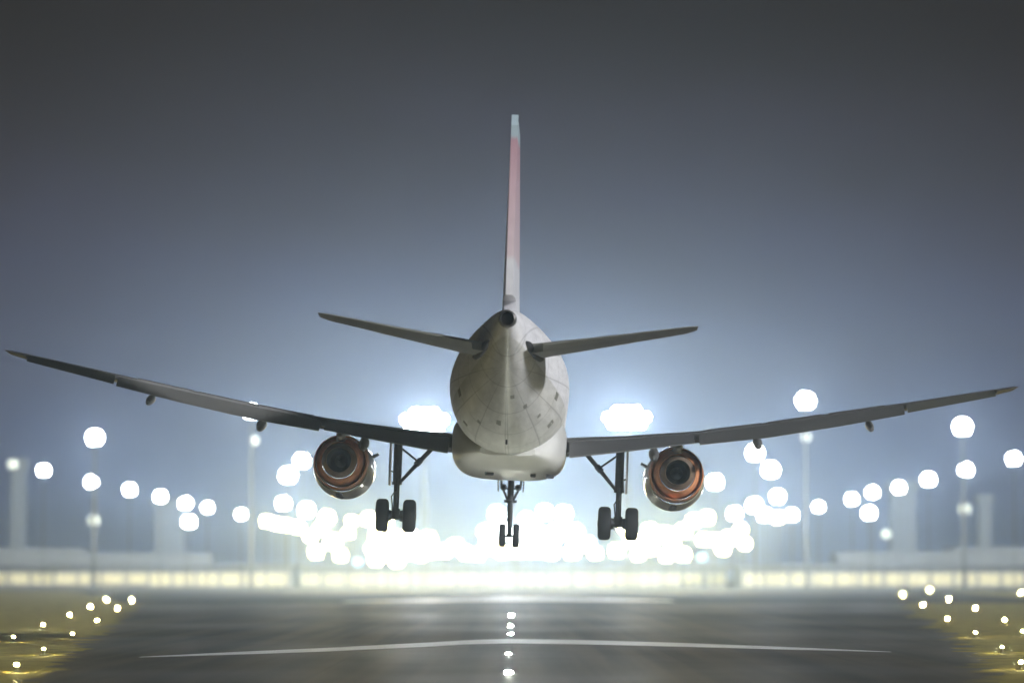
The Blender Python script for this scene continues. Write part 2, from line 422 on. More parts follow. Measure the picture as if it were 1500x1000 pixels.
# belly fairing (rounded square section)
bf = [(-3.6, 0.9, 0.15, -1.95), (-3.0, 1.35, 0.36, -1.90), (-2.0, 1.68, 0.72, -1.76), (-0.6, 1.88, 0.98, -1.56), (1.5, 1.95, 1.08, -1.50), (5.5, 1.95, 1.06, -1.50), (8.0, 1.75, 0.75, -1.62), (9.6, 1.1, 0.3, -1.88)]
link('belly_fairing', loft('belly_fairing', [ring_y(y, a, b, 0, c, 48, 3.4) for y, a, b, c in spline(bf, 4)]), M['fairing'], plane)
for x, y, l in ((-0.62, -0.3, 0.5), (0.85, 0.0, 0.3), (1.42, 0.6, 0.45)):
    link('belly_antenna', box_me('belly_antenna', x - l / 2 * 0.6, x + l / 2 * 0.6, y - 0.2, y + 0.2, -2.63, -2.5, 0.015), M['dark'], plane)
link('drain_mast', box_me('drain_mast', -0.03, 0.03, -8.1, -7.75, -1.95, -1.62, 0.012), M['gear'], plane)
for s in (-1, 1):
    link('gap_panel', loft('gap_panel', [ring_y(y, r, r * 1.6, s * x, z, 20) for y, r, x, z in ((-15.2, 0.02, 0.55, 0.74), (-14.6, 0.09, 0.63, 0.66), (-13.6, 0.12, 0.80, 0.56), (-12.6, 0.10, 0.97, 0.50), (-12.0, 0.03, 1.06, 0.48))]), M['dark'], plane)

def on_skin(y, deg, out=0.0):
    for a, b in zip(fus, fus[1:]):
        if a[0] <= y <= b[0]:
            u = (y - a[0]) / (b[0] - a[0]); r = [p + (q - p) * u for p, q in zip(a, b)]
            c, s_ = math.cos(R(deg)), math.sin(R(deg))
            return Vector(((r[1] + out) * c, y, r[3] + (r[2] + out) * s_))
for y, deg, ly, ld in ((-8.6, -18, 0.5, 7), (-7.2, -40, 0.55, 8), (-8.6, 198, 0.5, 7), (-7.0, 222, 0.4, 6), (-11.2, -62, 0.3, 6), (-10.0, -100, 0.5, 6), (-12.4, -80, 0.25, 7), (-9.4, -48, 0.25, 5), (-9.0, 236, 0.3, 5)):
    cor = [(y - ly / 2, deg - ld / 2), (y + ly / 2, deg - ld / 2), (y + ly / 2, deg + ld / 2), (y - ly / 2, deg + ld / 2)]
    v = [on_skin(a, b, -0.03) for a, b in cor] + [on_skin(a, b, 0.012) for a, b in cor]
    link('access_panel', pyd('access_panel', v, [(0, 1, 2, 3), (4, 5, 6, 7), (0, 1, 5, 4), (1, 2, 6, 5), (2, 3, 7, 6), (3, 0, 4, 7)]), M['panel'], fuselage, smooth=False)

# lifting surfaces
def foil(n=12, t0=0.0, t1=1.0, tc=0.12):
    """closed contour between chord fractions t0 and t1: (fraction, height/chord)"""
    th = lambda x: 5 * tc * (0.2969 * math.sqrt(x) - 0.126 * x - 0.3516 * x * x + 0.2843 * x ** 3 - 0.1015 * x ** 4)
    xs = [t0 + (t1 - t0) * (1 - math.cos(math.pi * i / n)) / 2 for i in range(n + 1)]
    up = [(x, th(x) + 0.004) for x in xs]; lo = [(x, -th(x) * 0.85 - 0.004) for x in xs[::-1]]
    if t0 == 0: lo = lo[:-1]
    return up + lo

# span stations: x, leading-edge y, chord, z of mid line, thickness, incidence(deg)
WS = [(1.6, 6.3, 6.3, -1.48, 0.115, 1.8), (1.95, 6.0, 6.05, -1.45, 0.11, 1.8), (4.0, 4.95, 4.85, -1.25, 0.105, 1.7), (6.4, 3.7, 3.65, -0.98, 0.11, 1.5),
      (8.7, 2.5, 3.05, -0.64, 0.12, 1.2), (11.0, 1.33, 2.52, -0.24, 0.125, 0.9), (13.2, 0.2, 2.05, 0.14, 0.135, 0.6), (15.95, -1.25, 1.40, 0.64, 0.15, 0.3), (16.6, -1.62, 1.15, 0.78, 0.12, 0.2), (16.74, -1.9, 0.8, 0.82, 0.05, 0.2)]
def wstat(x):
    for a, b in zip(WS, WS[1:]):
        if a[0] <= x <= b[0]:
            u = (x - a[0]) / (b[0] - a[0])
            return tuple(p + (q - p) * u for p, q in zip(a, b))
    return WS[-1]
def wsec(x, s, t0, t1, n=12, drop=0.0, defl=0.0, aft=0.0, tscale=1.0):
    x_, le, c, z, t, inc = wstat(x)
    out = []
    for fr, h in foil(n, t0, t1, t * tscale):
        yy = -(fr - 0.5) * c; zz = h * c
        if defl:
            hy = -(t0 - 0.5) * c; dy = yy - hy
            a = R(defl)
            yy, zz = hy + dy * math.cos(a) + zz * math.sin(a), dy * math.sin(a) + zz * math.cos(a)
            yy -= aft * c; zz -= drop * c
        ai = R(inc)
        yy, zz = yy * math.cos(ai) - zz * math.sin(ai), yy * math.sin(ai) + zz * math.cos(ai)
        out.append(Vector((s * x, le - 0.5 * c + yy, z + zz)))
    return out
def stations(x0, x1):
    return [x0] + [w[0] for w in WS if x0 + 0.05 < w[0] < x1 - 0.05] + [x1]

for s, side in ((-1, 'left'), (1, 'right')):
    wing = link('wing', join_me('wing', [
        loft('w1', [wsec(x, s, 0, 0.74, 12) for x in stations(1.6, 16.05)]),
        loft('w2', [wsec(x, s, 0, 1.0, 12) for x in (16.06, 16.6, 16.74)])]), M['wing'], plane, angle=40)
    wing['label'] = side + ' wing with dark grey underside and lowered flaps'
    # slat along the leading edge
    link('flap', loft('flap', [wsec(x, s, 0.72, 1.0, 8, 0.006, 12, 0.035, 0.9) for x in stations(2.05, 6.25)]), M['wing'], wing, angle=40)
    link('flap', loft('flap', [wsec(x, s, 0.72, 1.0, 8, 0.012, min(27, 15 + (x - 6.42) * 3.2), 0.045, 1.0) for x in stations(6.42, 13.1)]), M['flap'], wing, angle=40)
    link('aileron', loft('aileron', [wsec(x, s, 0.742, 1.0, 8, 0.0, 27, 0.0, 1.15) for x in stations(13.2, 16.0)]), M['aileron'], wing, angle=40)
    for sx in (7.6, 9.6, 11.6):      # spoilers on the upper surface
        x0, x1 = sx - 0.9, sx + 0.9
        def sp(x):
            a = wsec(x, s, 0.56, 0.735, 3); return [p + Vector((0, 0, 0.006)) for p in a[:4]] + [p + Vector((0, 0, 0.035)) for p in a[:4][::-1]]
        link('spoiler', loft('spoiler', [sp(x0), sp(x1)]), M['wing'], wing, smooth=False)
    for fx, r, ln in ((4.9, 0.17, 1.9), (8.35, 0.15, 1.7), (12.0, 0.12, 1.4)):
        x_, le, c, z, t, inc = wstat(fx)
        ye = le - c; zc = z - 0.36 - r * 0.8
        rows = [(ye + ln, 0.03, 0.10), (ye + ln * 0.7, r * 0.8, 0.03), (ye + ln * 0.3, r, -0.02), (ye - 0.1, r * 0.95, -0.10), (ye - 0.45, r * 0.7, -0.17), (ye - 0.7, 0.05, -0.20)]
        link('flap_track_fairing', loft('flap_track_fairing', [ring_y(y, q, q * 1.35, s * fx, zc + dz, 20) for y, q, dz in rows]), M['wing'], wing)
    # stabilizer
    SS = [(0.50, -11.5, 4.0, 0.58, 0.11), (1.05, -11.75, 3.7, 0.66, 0.11), (3.2, -13.1, 2.75, 0.96, 0.10), (5.3, -14.4, 1.75, 1.27, 0.10), (5.57, -14.75, 1.3, 1.31, 0.06)]
    def ssec(r, t0, t1, n=10):
        x, le, c, z, t = r
        return [Vector((s * x, le - fr * c, z + h * c)) for fr, h in foil(n, t0, t1, t)]
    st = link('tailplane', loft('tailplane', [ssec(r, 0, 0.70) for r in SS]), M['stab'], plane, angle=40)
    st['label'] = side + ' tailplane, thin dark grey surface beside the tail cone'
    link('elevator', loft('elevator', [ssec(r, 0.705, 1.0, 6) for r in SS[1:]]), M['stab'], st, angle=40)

# fin with rudder
FS = [(1.55, -7.4, 8.3, 0.42), (2.05, -8.6, 7.3, 0.40), (2.6, -9.7, 6.4, 0.37), (4.5, -11.55, 4.95, 0.30), (6.9, -13.85, 3.2, 0.20), (7.22, -14.4, 2.5, 0.13)]
def fsec(r, t0, t1, n=10):
    z, le, c, th = r
    k = th * 1.35 / (0.12 * c)
    return [Vector((h * c * k * (1 if i else 1), le - fr * c, z)) for i, (fr, h) in enumerate(foil(n, t0, t1, 0.12))]
fin = link('fin', loft('fin', [fsec(r, 0, 0.7) for r in FS]), M['fin'], plane, angle=40)
def rsec(r):
    z, le, c, th = r
    a, b, w0, w1 = le - 0.705 * c, le - c, th * 0.52, th * 0.42
    return [Vector((-w0, a, z)), Vector((-w1, (a + b * 2) / 3, z)), Vector((-0.10, b, z)), Vector((0.10, b, z)), Vector((w1, (a + b * 2) / 3, z)), Vector((w0, a, z))]
link('rudder', loft('rudder', [rsec(r) for r in FS[1:]]), M['fin'], fin, angle=30)

# engines
for s, side in ((-1, 'left'), (1, 'right')):
    ex, ez = s * 5.74, -2.29
    en = link('engine_cowl', lathe_y('engine_cowl', [(1.95, 0.905), (1.95, 0.93), (2.4, 0.97), (3.0, 1.02), (4.0, 1.06), (5.0, 1.06), (5.7, 1.01), (6.05, 0.94), (6.1, 0.88), (6.0, 0.84), (5.4, 0.82), (4.6, 0.86)], 56, ex, ez - 0.10), M['cowl'], plane)
    en['label'] = side + ' engine with copper coloured exhaust ring and dark nozzle'
    # copper nozzle ring: rear lip, then the bypass duct inside
    link('nozzle_ring', lathe_y('nozzle_ring', [(2.35, 0.96), (1.75, 0.925), (1.45, 0.895), (1.42, 0.885), (1.44, 0.872), (1.7, 0.868), (2.2, 0.86)], 56, ex, ez), M['copper'], en)
    link('core_cowl', lathe_y('core_cowl', [(2.2, 0.855), (1.95, 0.845), (1.6, 0.78), (1.25, 0.69), (1.0, 0.64), (0.97, 0.62), (1.02, 0.60)], 48, ex, ez + 0.01), M['copper'], en)
    link('core_nozzle', lathe_y('core_nozzle', [(1.03, 0.60), (0.8, 0.53), (0.62, 0.45), (0.59, 0.43), (0.62, 0.415)], 40, ex, ez + 0.03), M['core'], en)
    link('exhaust_duct', lathe_y('exhaust_duct', [(0.61, 0.416), (1.3, 0.40), (1.9, 0.36), (2.0, 0.05)], 36, ex, ez + 0.03), M['black'], en)
    link('exhaust_cone', lathe_y('exhaust_cone', [(1.85, 0.22), (1.5, 0.16), (1.2, 0.09), (1.0, 0.02)], 28, ex, ez + 0.04, True, True), M['black'], en)
    # pylon
    py = [(0.95, 0.05, 0.06, -1.50), (1.3, 0.14, 0.22, -1.47), (1.8, 0.19, 0.32, -1.45), (3.0, 0.22, 0.50, -1.45), (4.6, 0.18, 0.34, -1.42), (5.2, 0.06, 0.12, -1.42)]
    link('pylon', loft('pylon', [ring_y(y, a, b, ex, c, 24, 3.0) for y, a, b, c in py]), M['pylon'], en)
    # strake, latches and split line of the cowl
    a = R(155) if s > 0 else R(25)
    p0 = Vector((ex + 0.98 * math.cos(a), 0, ez - 0.1 + 0.98 * math.sin(a))); p1 = Vector((ex + 1.28 * math.cos(a), 0, ez - 0.1 + 1.28 * math.sin(a)))
    nrm = Vector((-math.sin(a), 0, math.cos(a))) * 0.03
    v = [p + nrm * k + Vector((0, y, 0)) for y, p in ((5.2, p0), (4.0, p0), (4.0, p1), (4.7, p1)) for k in (-1, 1)]
    link('strake', pyd('strake', v, [(0, 2, 4, 6), (1, 7, 5, 3), (0, 1, 3, 2), (2, 3, 5, 4), (4, 5, 7, 6), (6, 7, 1, 0)]), M['gear'], en, smooth=False)
    link('latch_fairing', loft('latch_fairing', [ring_y(y, w, h, ex - 0.05, ez - z, 14) for y, w, h, z in ((1.98, 0.05, 0.03, 1.02), (2.3, 0.12, 0.05, 1.06), (3.4, 0.14, 0.05, 1.14), (4.4, 0.05, 0.02, 1.165))]), M['gear'], en)

# wheels
def wheel_me(r, w, cx, cy_, cz):
    prof = [(-0.5, 0.52), (-0.5, 0.80), (-0.42, 0.93), (-0.28, 0.99), (0, 1.0), (0.28, 0.99), (0.42, 0.93), (0.5, 0.80), (0.5, 0.52)]
    # grooves in the tread
    rings = []
    for x, q in prof:
        rings.append([Vector((cx + x * w, cy_ + q * r * math.cos(2 * math.pi * k / 40), cz + q * r * math.sin(2 * math.pi * k / 40))) for k in range(40)])
    return loft('tyre', rings)
def rim_me(r, w, cx, cy_, cz):
    rings = []
    for x, q in ((-0.42, 0.1), (-0.40, 0.42), (-0.49, 0.50), (-0.46, 0.55), (0.46, 0.55), (0.49, 0.50), (0.40, 0.42), (0.42, 0.1)):
        rings.append([Vector((cx + x * w, cy_ + q * r * math.cos(2 * math.pi * k / 28), cz + q * r * math.sin(2 * math.pi * k / 28))) for k in range(28)])
    return loft('rim', rings)

for s, side in ((-1, 'left'), (1, 'right')):
    gx, gy, gz = s * 3.80, 1.95, -4.04
    g = link('main_gear_strut', join_me('main_gear_strut', [
        tube_me('a', [(gx, gy, -1.45), (gx, gy, -2.9)], [0.15, 0.145], 16),
        tube_me('b', [(gx, gy, -2.88), (gx, gy, -2.98)], 0.175, 16),
        tube_me('c', [(gx, gy, gz + 0.24), (gx, gy, gz - 0.13)], [0.15, 0.13], 16),
        tube_me('d', [(gx - 0.7, gy, gz), (gx + 0.7, gy, gz)], 0.095, 14),
        tube_me('e', [(gx, gy - 0.13, -2.8), (gx, gy - 0.45, -3.25), (gx, gy - 0.13, gz + 0.2)], [0.05, 0.05, 0.05], 8)]), M['gear'], plane)
    g['label'] = side + ' main landing gear leg with a pair of black wheels'
    link('oleo_piston', tube_me('oleo_piston', [(gx, gy, -2.95), (gx, gy, gz + 0.2)], 0.098, 16), M['gear'], g)
    link('side_brace', join_me('side_brace', [tube_me('a', [(gx - s * 0.08, gy, -2.92), (gx - s * 0.72, gy + 0.05, -2.18), (gx - s * 1.28, gy + 0.1, -1.55)], [0.055, 0.075, 0.085], 10),
         tube_me('k', [(gx - s * 0.64, gy, -2.26), (gx - s * 0.78, gy + 0.1, -2.10)], 0.11, 10)]), M['gear'], g)
    link('lock_link', tube_me('lock_link', [(gx - s * 0.72, gy + 0.05, -2.18), (gx - s * 0.1, gy, -1.72)], 0.036, 8), M['gear'], g)
    link('gear_door', loft('gear_door', [[Vector((gx + s * (0.22 + o), gy + yy, z)) for yy, o in ((-0.42, 0), (0.42, 0), (0.42, 0.06), (-0.42, 0.06))] for z in (-1.42, -2.2, -3.0)]), M['door'], g, smooth=False)
    link('door_link', tube_me('door_link', [(gx, gy, -2.6), (gx + s * 0.25, gy, -2.5)], 0.03, 8), M['gear'], g)
    for k in (-1, 1):
        w = link('wheel', rim_me(0.57, 0.43, gx + k * 0.465, gy, gz), M['rim'], g); w.name = 'wheel'
        link('tyre', wheel_me(0.57, 0.43, gx + k * 0.465, gy, gz), M['tyre'], w)
        link('brake_unit', tube_me('brake_unit', [(gx + k * 0.14, gy, gz), (gx + k * 0.30, gy, gz)], [0.18, 0.21], 18), M['gear'], g)
    link('hydraulic_hose', tube_me('hydraulic_hose', [(gx + s * 0.1, gy - 0.18, -2.0), (gx + 0.14, gy - 0.2, -2.9), (gx - 0.16, gy - 0.25, -3.4), (gx - 0.1, gy - 0.15, -3.85)], 0.022, 8), M['gear'], g)

# nose gear
ny, nz_ = 13.1, -4.33
ng = link('nose_gear_strut', join_me('nose_gear_strut', [
    tube_me('a', [(0, ny + 0.2, -1.9), (0, ny, -3.0)], [0.13, 0.115], 16),
    tube_me('b', [(0, ny, -3.0), (0, ny, -3.1)], 0.15, 16),
    tube_me('c', [(0, ny, -3.1), (0, ny, nz_)], 0.10, 14),
    tube_me('d', [(-0.34, ny, nz_), (0.34, ny, nz_)], 0.06, 12),
    tube_me('e', [(0, ny - 0.1, -3.08), (0, ny - 0.35, -3.4), (0, ny - 0.06, -3.8)], 0.04, 8),
    tube_me('f', [(-0.24, ny, -3.04), (0.24, ny, -3.04)], 0.055, 10)]), M['gear'], plane)
ng['label'] = 'nose landing gear leg with two narrow black wheels'
for k in (-1, 1):
    w = link('wheel', rim_me(0.45, 0.27, k * 0.26, ny, nz_), M['rim'], ng)
    link('tyre', wheel_me(0.45, 0.27, k * 0.26, ny, nz_), M['tyre'], w)
    link('drag_strut', tube_me('drag_strut', [(k * 0.12, ny - 0.05, -2.95), (k * 0.36, ny + 0.6, -2.45), (k * 0.40, ny + 1.0, -1.95)], [0.05, 0.045, 0.05], 10), M['gear'], ng)
    lp = link('landing_light', loft('landing_light', [ring_y(y, r, r, k * 0.27, -2.52, 20) for y, r in ((ny - 0.12, 0.06), (ny, 0.12), (ny + 0.12, 0.13))]), M['gear'], ng)
    link('lens', lathe_y('lens', [(ny + 0.125, 0.11), (ny + 0.15, 0.02)], 20, k * 0.27, -2.52, True, True), TAXI_LENS, lp)
    link('light_bracket', tube_me('light_bracket', [(0, ny + 0.05, -2.62), (k * 0.27, ny, -2.52)], 0.03, 8), M['gear'], ng)
    link('gear_door', loft('gear_door', [[Vector((k * (x + o), y, z)) for y, o in ((ny - 0.9, 0), (ny + 0.5, 0), (ny + 0.5, 0.04), (ny - 0.9, 0.04))] for x, z in ((0.36, -1.95), (0.46, -2.35), (0.44, -2.68))]), M['gear'], ng, smooth=False)

# ------------------------------------------------------------------ runway lights
def edge_light_meshes():
    base = lathe = None
    rings = []
    def rz(z, r, n=16): return [Vector((r * math.cos(2 * math.pi * k / n), r * math.sin(2 * math.pi * k / n), z)) for k in range(n)]
    base = loft('base', [rz(0, 0.17), rz(0.03, 0.17), rz(0.05, 0.06), rz(0.19, 0.05), rz(0.20, 0.07), rz(0.21, 0.075)])
    lens = loft('lens', [rz(0.21, 0.05), rz(0.225, 0.055), rz(0.25, 0.045), rz(0.265, 0.02)])
    flush = loft('rim', [rz(0, 0.24, 20), rz(0.012, 0.23, 20), rz(0.03, 0.13, 20)])
    fl = loft('lens', [rz(0.028, 0.10, 20), rz(0.045, 0.085, 20), rz(0.06, 0.03, 20)])
    return base, lens, flush, fl
B_ME, L_ME, FB_ME, FL_ME = edge_light_meshes()
ORD = ['nearest', 'second', 'third', 'fourth', 'fifth', 'sixth', 'seventh']
def edge_light(p, z, label, group, k=1.0):
    t = empty('runway_edge_light', (p.x, p.y, z), label, 'runway light', group)
    t.scale = (k, k, k)
    link('base', B_ME, M['fixture'], t); link('lens', L_ME, EDGE, t)
rowA = [(24, 984), (64, 959), (106, 935), (142, 914), (172, 895), (193, 882)]
rowB = [(20, 940), (63, 921), (102, 905), (132, 892), (156, 881)]
rowC = [(1496, 980), (1468, 956), (1429, 933), (1388, 911), (1352, 889), (1323, 873)]
rowD = [(1498, 931), (1472, 913), (1429, 894), (1390, 880)]
rowE = [(1496, 871), (1488, 860), (1362, 867)]
for row, txt, grp in ((rowA, 'from the camera in the inner row on the left runway edge', 'left inner row of runway edge lights'),
                      (rowB, 'from the camera in the outer row on the left verge', 'left outer row of runway edge lights'),
                      (rowC, 'from the camera in the inner row on the right runway edge', 'right inner row of runway edge lights'),
                      (rowD, 'from the camera in the outer row on the right verge', 'right outer row of runway edge lights')):
    for i, (x, y) in enumerate(row):
        p = G(x, y)
        edge_light(p, 0.0, 'yellow edge light, %s %s' % (ORD[i], txt), grp, 0.8 + p.y / 1600)
for (x, y), lab in zip(rowE, ('yellow edge light far out at the right border of the picture, lower of two', 'faint yellow edge light far out at the right border, upper of two', 'faint yellow edge light far out beyond the right inner row')):
    edge_light(G(x, y), 0.012, lab, 'far lights on the right', 1.4)
for i, (x, y) in enumerate([(745, 986), (745, 958), (748, 929), (748, 917), (749, 902)]):
    p = G(x, y)
    t = empty('centreline_light', (p.x, p.y, 0.004), 'white flush centreline light, %s from the camera under the airliner' % ORD[i], 'runway light', 'centreline lights')
    k = 0.8 + p.y / 1200; t.scale = (k, k, k)
    link('rim', FB_ME, M['housing'], t); link('lens', FL_ME, CENTRE, t)

# ------------------------------------------------------------------ lamps behind the aircraft
def uv_globe(seg=20, rn=12):
    bm = bmesh.new(); bmesh.ops.create_uvsphere(bm, u_segments=seg, v_segments=rn, radius=1.0)
    me = bpy.data.meshes.new('globe'); bm.to_mesh(me); bm.free(); return me
GLOBE = {}
for key, m in (('white', LAMP), ('pale', LAMP_SOFT), ('cyan', LAMP_CYAN), ('warm', LAMP_WARM)):
    me = uv_globe(); me.materials.append(m); GLOBE[key] = me
def rz(z, r, n=10): return [Vector((r * math.cos(2 * math.pi * k / n), r * math.sin(2 * math.pi * k / n), z)) for k in range(n)]
POLE_ME = loft('pole', [rz(0, 0.16), rz(0.02, 0.10), rz(1, 0.06)]); POLE_ME.materials.append(M['pole'])
MAST_ME = loft('mast', [rz(0, 0.6, 14), rz(0.02, 0.36, 14), rz(1, 0.22, 14)]); MAST_ME.materials.append(M['mast'])
COLLAR_ME = loft('collar', [rz(-0.16, 0.2, 16), rz(-0.10, 0.5, 16), rz(0.06, 0.62, 16), rz(0.10, 0.58, 16)]); COLLAR_ME.materials.append(M['housing'])
CAP_ME = loft('cap', [rz(0.9, 0.42, 16), rz(0.97, 0.34, 16), rz(1.06, 0.12, 16)]); CAP_ME.materials.append(M['housing'])
BLUR = 6.0     # radius, in photo pixels, that defocus adds to a far lamp
def lamp(px, py, r, label, group, kind='white', d=None, mast=False):
    d = d or random.uniform(565, 690)
    p = P(px, py, d); rad = max(0.55, (r - BLUR) * d / F)
    t = empty('high_mast_light' if mast else 'globe_lamp', (p.x, p.y, 0.008), label, 'lamp', group)
    h = p.z - 0.008
    po = link('mast' if mast else 'pole', MAST_ME if mast else POLE_ME, None, t); po.scale = (1, 1, h - rad * 0.98)
    g = link('globe', GLOBE[kind], None, t); g.location = (0, 0, h); g.scale = (rad,) * 3
    c = link('collar', COLLAR_ME, None, t); c.location = (0, 0, h - rad * 0.9); c.scale = (rad,) * 3
    c = link('cap', CAP_ME, None, t); c.location = (0, 0, h); c.scale = (rad,) * 3
    return t

g1 = 'lamps stepping down towards the left runway edge'
left_row = [(64, 689, 14), (134, 706, 14), (190, 717, 14), (235, 727, 14), (272, 737, 14), (304, 743, 13), (353, 753, 13)]
for i, q in enumerate(left_row):
    lamp(*q, 'white globe lamp, %s from the left border in the descending left-hand row' % ('first second third fourth fifth sixth seventh'.split()[i]), g1)
lamp(277, 764, 15, 'white globe lamp hanging just below the left-hand row, lowest on that side', g1)
g2 = 'lamps stepping up towards the right border'
right_row = [(1199, 742, 13), (1248, 731, 14), (1278, 721, 14), (1317, 714, 14), (1360, 702, 15), (1415, 688, 15), (1485, 672, 15)]
for i, q in enumerate(right_row[::-1]):
    lamp(*q, 'white globe lamp, %s from the right border in the rising right-hand row' % ('first second third fourth fifth sixth seventh'.split()[i]), g2)
lamp(1273, 751, 15, 'white globe lamp just below the right-hand row, lowest on that side', g2)
g3 = 'lamps beside the engines'
for q, l in (((442, 675, 16), 'white globe lamp touching the left side of the left engine, upper of the pair'), ((422, 696, 17), 'white globe lamp left of the left engine, lower of the pair'),
             ((415, 737, 15), 'single white globe lamp below the pair left of the left engine'), ((1047, 706, 16), 'white globe lamp close to the right side of the right engine'),
             ((1106, 663, 17), 'highest white globe lamp right of the right engine, under the wing'), ((1129, 688, 17), 'white globe lamp diagonally below the highest one right of the right engine'),
             ((1139, 727, 15), 'white globe lamp above the right end of the lamp cluster')):
    lamp(*q, l, g3)
lamp(139, 641, 17, 'tall mast light with a bright head beneath the outer left wing', 'tall mast lights', mast=True, d=610)
lamp(368, 603, 16, 'tall mast light half hidden by the trailing edge of the left wing', 'tall mast lights', mast=True, d=640)
lamp(1180, 587, 18, 'tallest mast light, its bright head showing above the right wing', 'tall mast lights', mast=True, d=640)
lamp(1410, 625, 18, 'tall mast light with a bright head beneath the outer right wing', 'tall mast lights', mast=True, d=610)
for q, l in (((137, 762, 15), 'dim yellowish lamp low beside the left mast'), ((1413, 745, 15), 'dim yellowish lamp low beside the right mast'), ((372, 645, 13), 'dim pale lamp under the left wing below a mast head'),
             ((1181, 640, 13), 'dim pale lamp under the right wing below a mast head'), ((1298, 782, 13), 'dim pale lamp low left of the right mast'), ((18, 680, 14), 'dim pale lamp at the left border'), ((965, 884, 0), None)):
    if l: lamp(*q, l, 'dim lamps', 'pale', d=700)
lamp(524, 823, 13, 'pale cyan lamp low in the cluster under the left engine', 'cyan lamps', 'cyan', d=560)
lamp(1028, 816, 13, 'pale cyan lamp low in the cluster under the right engine', 'cyan lamps', 'cyan', d=560)

LC = [(391, 763, 14), (405, 767, 14), (420, 769, 14), (437, 772, 14), (449, 747, 16), (479, 758, 16), (463, 808, 15), (455, 785, 14), (488, 793, 17), (499, 813, 14), (470, 774, 15), (510, 781, 13), (515, 763, 13)]
LM = [(551, 819, 15), (552, 783, 15), (581, 821, 15), (547, 803, 16), (579, 789, 18), (602, 788, 17), (627, 790, 17), (616, 812, 15), (651, 807, 15), (667, 800, 16), (683, 810, 15), (565, 805, 16), (598, 808, 16), (637, 808, 14), (540, 760, 15), (566, 765, 14)]
CM = [(728, 752, 16), (712, 779, 16), (715, 800, 17), (736, 778, 18), (771, 760, 15), (798, 750, 16), (826, 752, 16), (841, 780, 18), (814, 781, 18), (786, 781, 18), (760, 785, 17), (860, 797, 16), (758, 806, 16), (735, 808, 15), (783, 806, 16), (807, 807, 17), (838, 808, 16), (700, 812, 14), (872, 810, 14)]
RM = [(903, 806, 15), (925, 790, 15), (952, 777, 16), (973, 783, 17), (952, 802, 16), (976, 814, 14), (1001, 812, 15), (1001, 777, 16), (935, 812, 14), (985, 797, 15), (915, 772, 14)]
RC = [(1016, 763, 15), (1036, 758, 15), (1059, 803, 15), (1068, 788, 16), (1091, 796, 14), (1076, 752, 15), (1105, 740, 16), (1120, 754, 15), (1139, 758, 14), (1160, 754, 14), (1045, 790, 14), (1085, 775, 14), (1030, 790, 14)]
for lst, where, grp in ((LC, 'of the overlapping lamps below and left of the left engine', 'lamp cluster under the left engine'),
                      (LM, 'of the merged lamps around and below the left main wheels', 'lamp cluster under the left main wheels'),
                      (CM, 'of the merged bright mass behind the nose wheels', 'lamp cluster behind the nose wheels'),
                      (RM, 'of the merged lamps between right main wheels and right engine', 'lamp cluster by the right main wheels'),
                      (RC, 'of the overlapping lamps below and right of the right engine', 'lamp cluster under the right engine')):
    named = {}
    for word, key in (('leftmost', lambda q: q[0]), ('rightmost', lambda q: -q[0]), ('highest', lambda q: q[1]), ('lowest', lambda q: -q[1])):
        q = min([q for q in lst if q not in named], key=key); named[q] = word + ' lamp ' + where
    for q in lst:
        lamp(*q, named.get(q, 'white lamp from the middle ' + where), grp, 'warm' if q[1] > 788 or (q[1] > 755 and q[0] not in range(600, 900)) else 'white')

# two big floodlight banks on lattice masts either side of the fuselage
def bank(px, py, label, d=640):
    p = P(px, py, d)
    t = empty('floodlight_bank', (p.x, p.y, 0.008), label, 'floodlight', 'floodlight banks')
    h = p.z
    link('mast', join_me('mast', [tube_me('m', [(sx * 0.5, sy * 0.5, 0), (sx * 0.3, sy * 0.3, h)], 0.12, 8) for sx in (-1, 1) for sy in (-1, 1)] +
         [tube_me('x', [(-0.45, sy * 0.45, z), (0.45, sy * 0.42, z + 1.6)], 0.05, 6) for sy in (-1, 1) for z in range(1, int(h) - 2, 2)]), M['pole'], t)
    fr = link('frame', join_me('frame', [tube_me('r', [(-4.2, 0, h + z), (4.2, 0, h + z)], 0.12, 8) for z in (-1.0, 0.0, 1.0)] + [tube_me('v', [(x, 0, h - 1.3), (x, 0, h + 1.3)], 0.08, 8) for x in (-4, -2, 0, 2, 4)]), M['housing'], t)
    for z, xs in ((-1.0, (-2.6, -0.9, 0.9, 2.6)), (0.2, (-3.4, -1.7, 0, 1.7, 3.4)), (1.4, (-1.7, 0, 1.7))):
        for x in xs:
            link('housing', loft('housing', [ring_y(y, r, r, x, h + z, 16) for y, r in ((-0.5, 0.62), (-0.2, 0.6), (0.1, 0.25))]), M['housing'], t)
            link('lamp_lens', lathe_y('lamp_lens', [(-0.5, 0.58), (-0.62, 0.4), (-0.66, 0.05)], 16, x, h + z, False, True), BANK, t)
bank(622, 616, 'large white floodlight bank glowing between the left wing root and the tailplane')
bank(752, 655, 'floodlight bank hidden behind the fuselage, its glow spreading around the belly')  # unseen bank, added to spread light around the belly
bank(918, 613, 'large white floodlight bank glowing just above the right wing root')

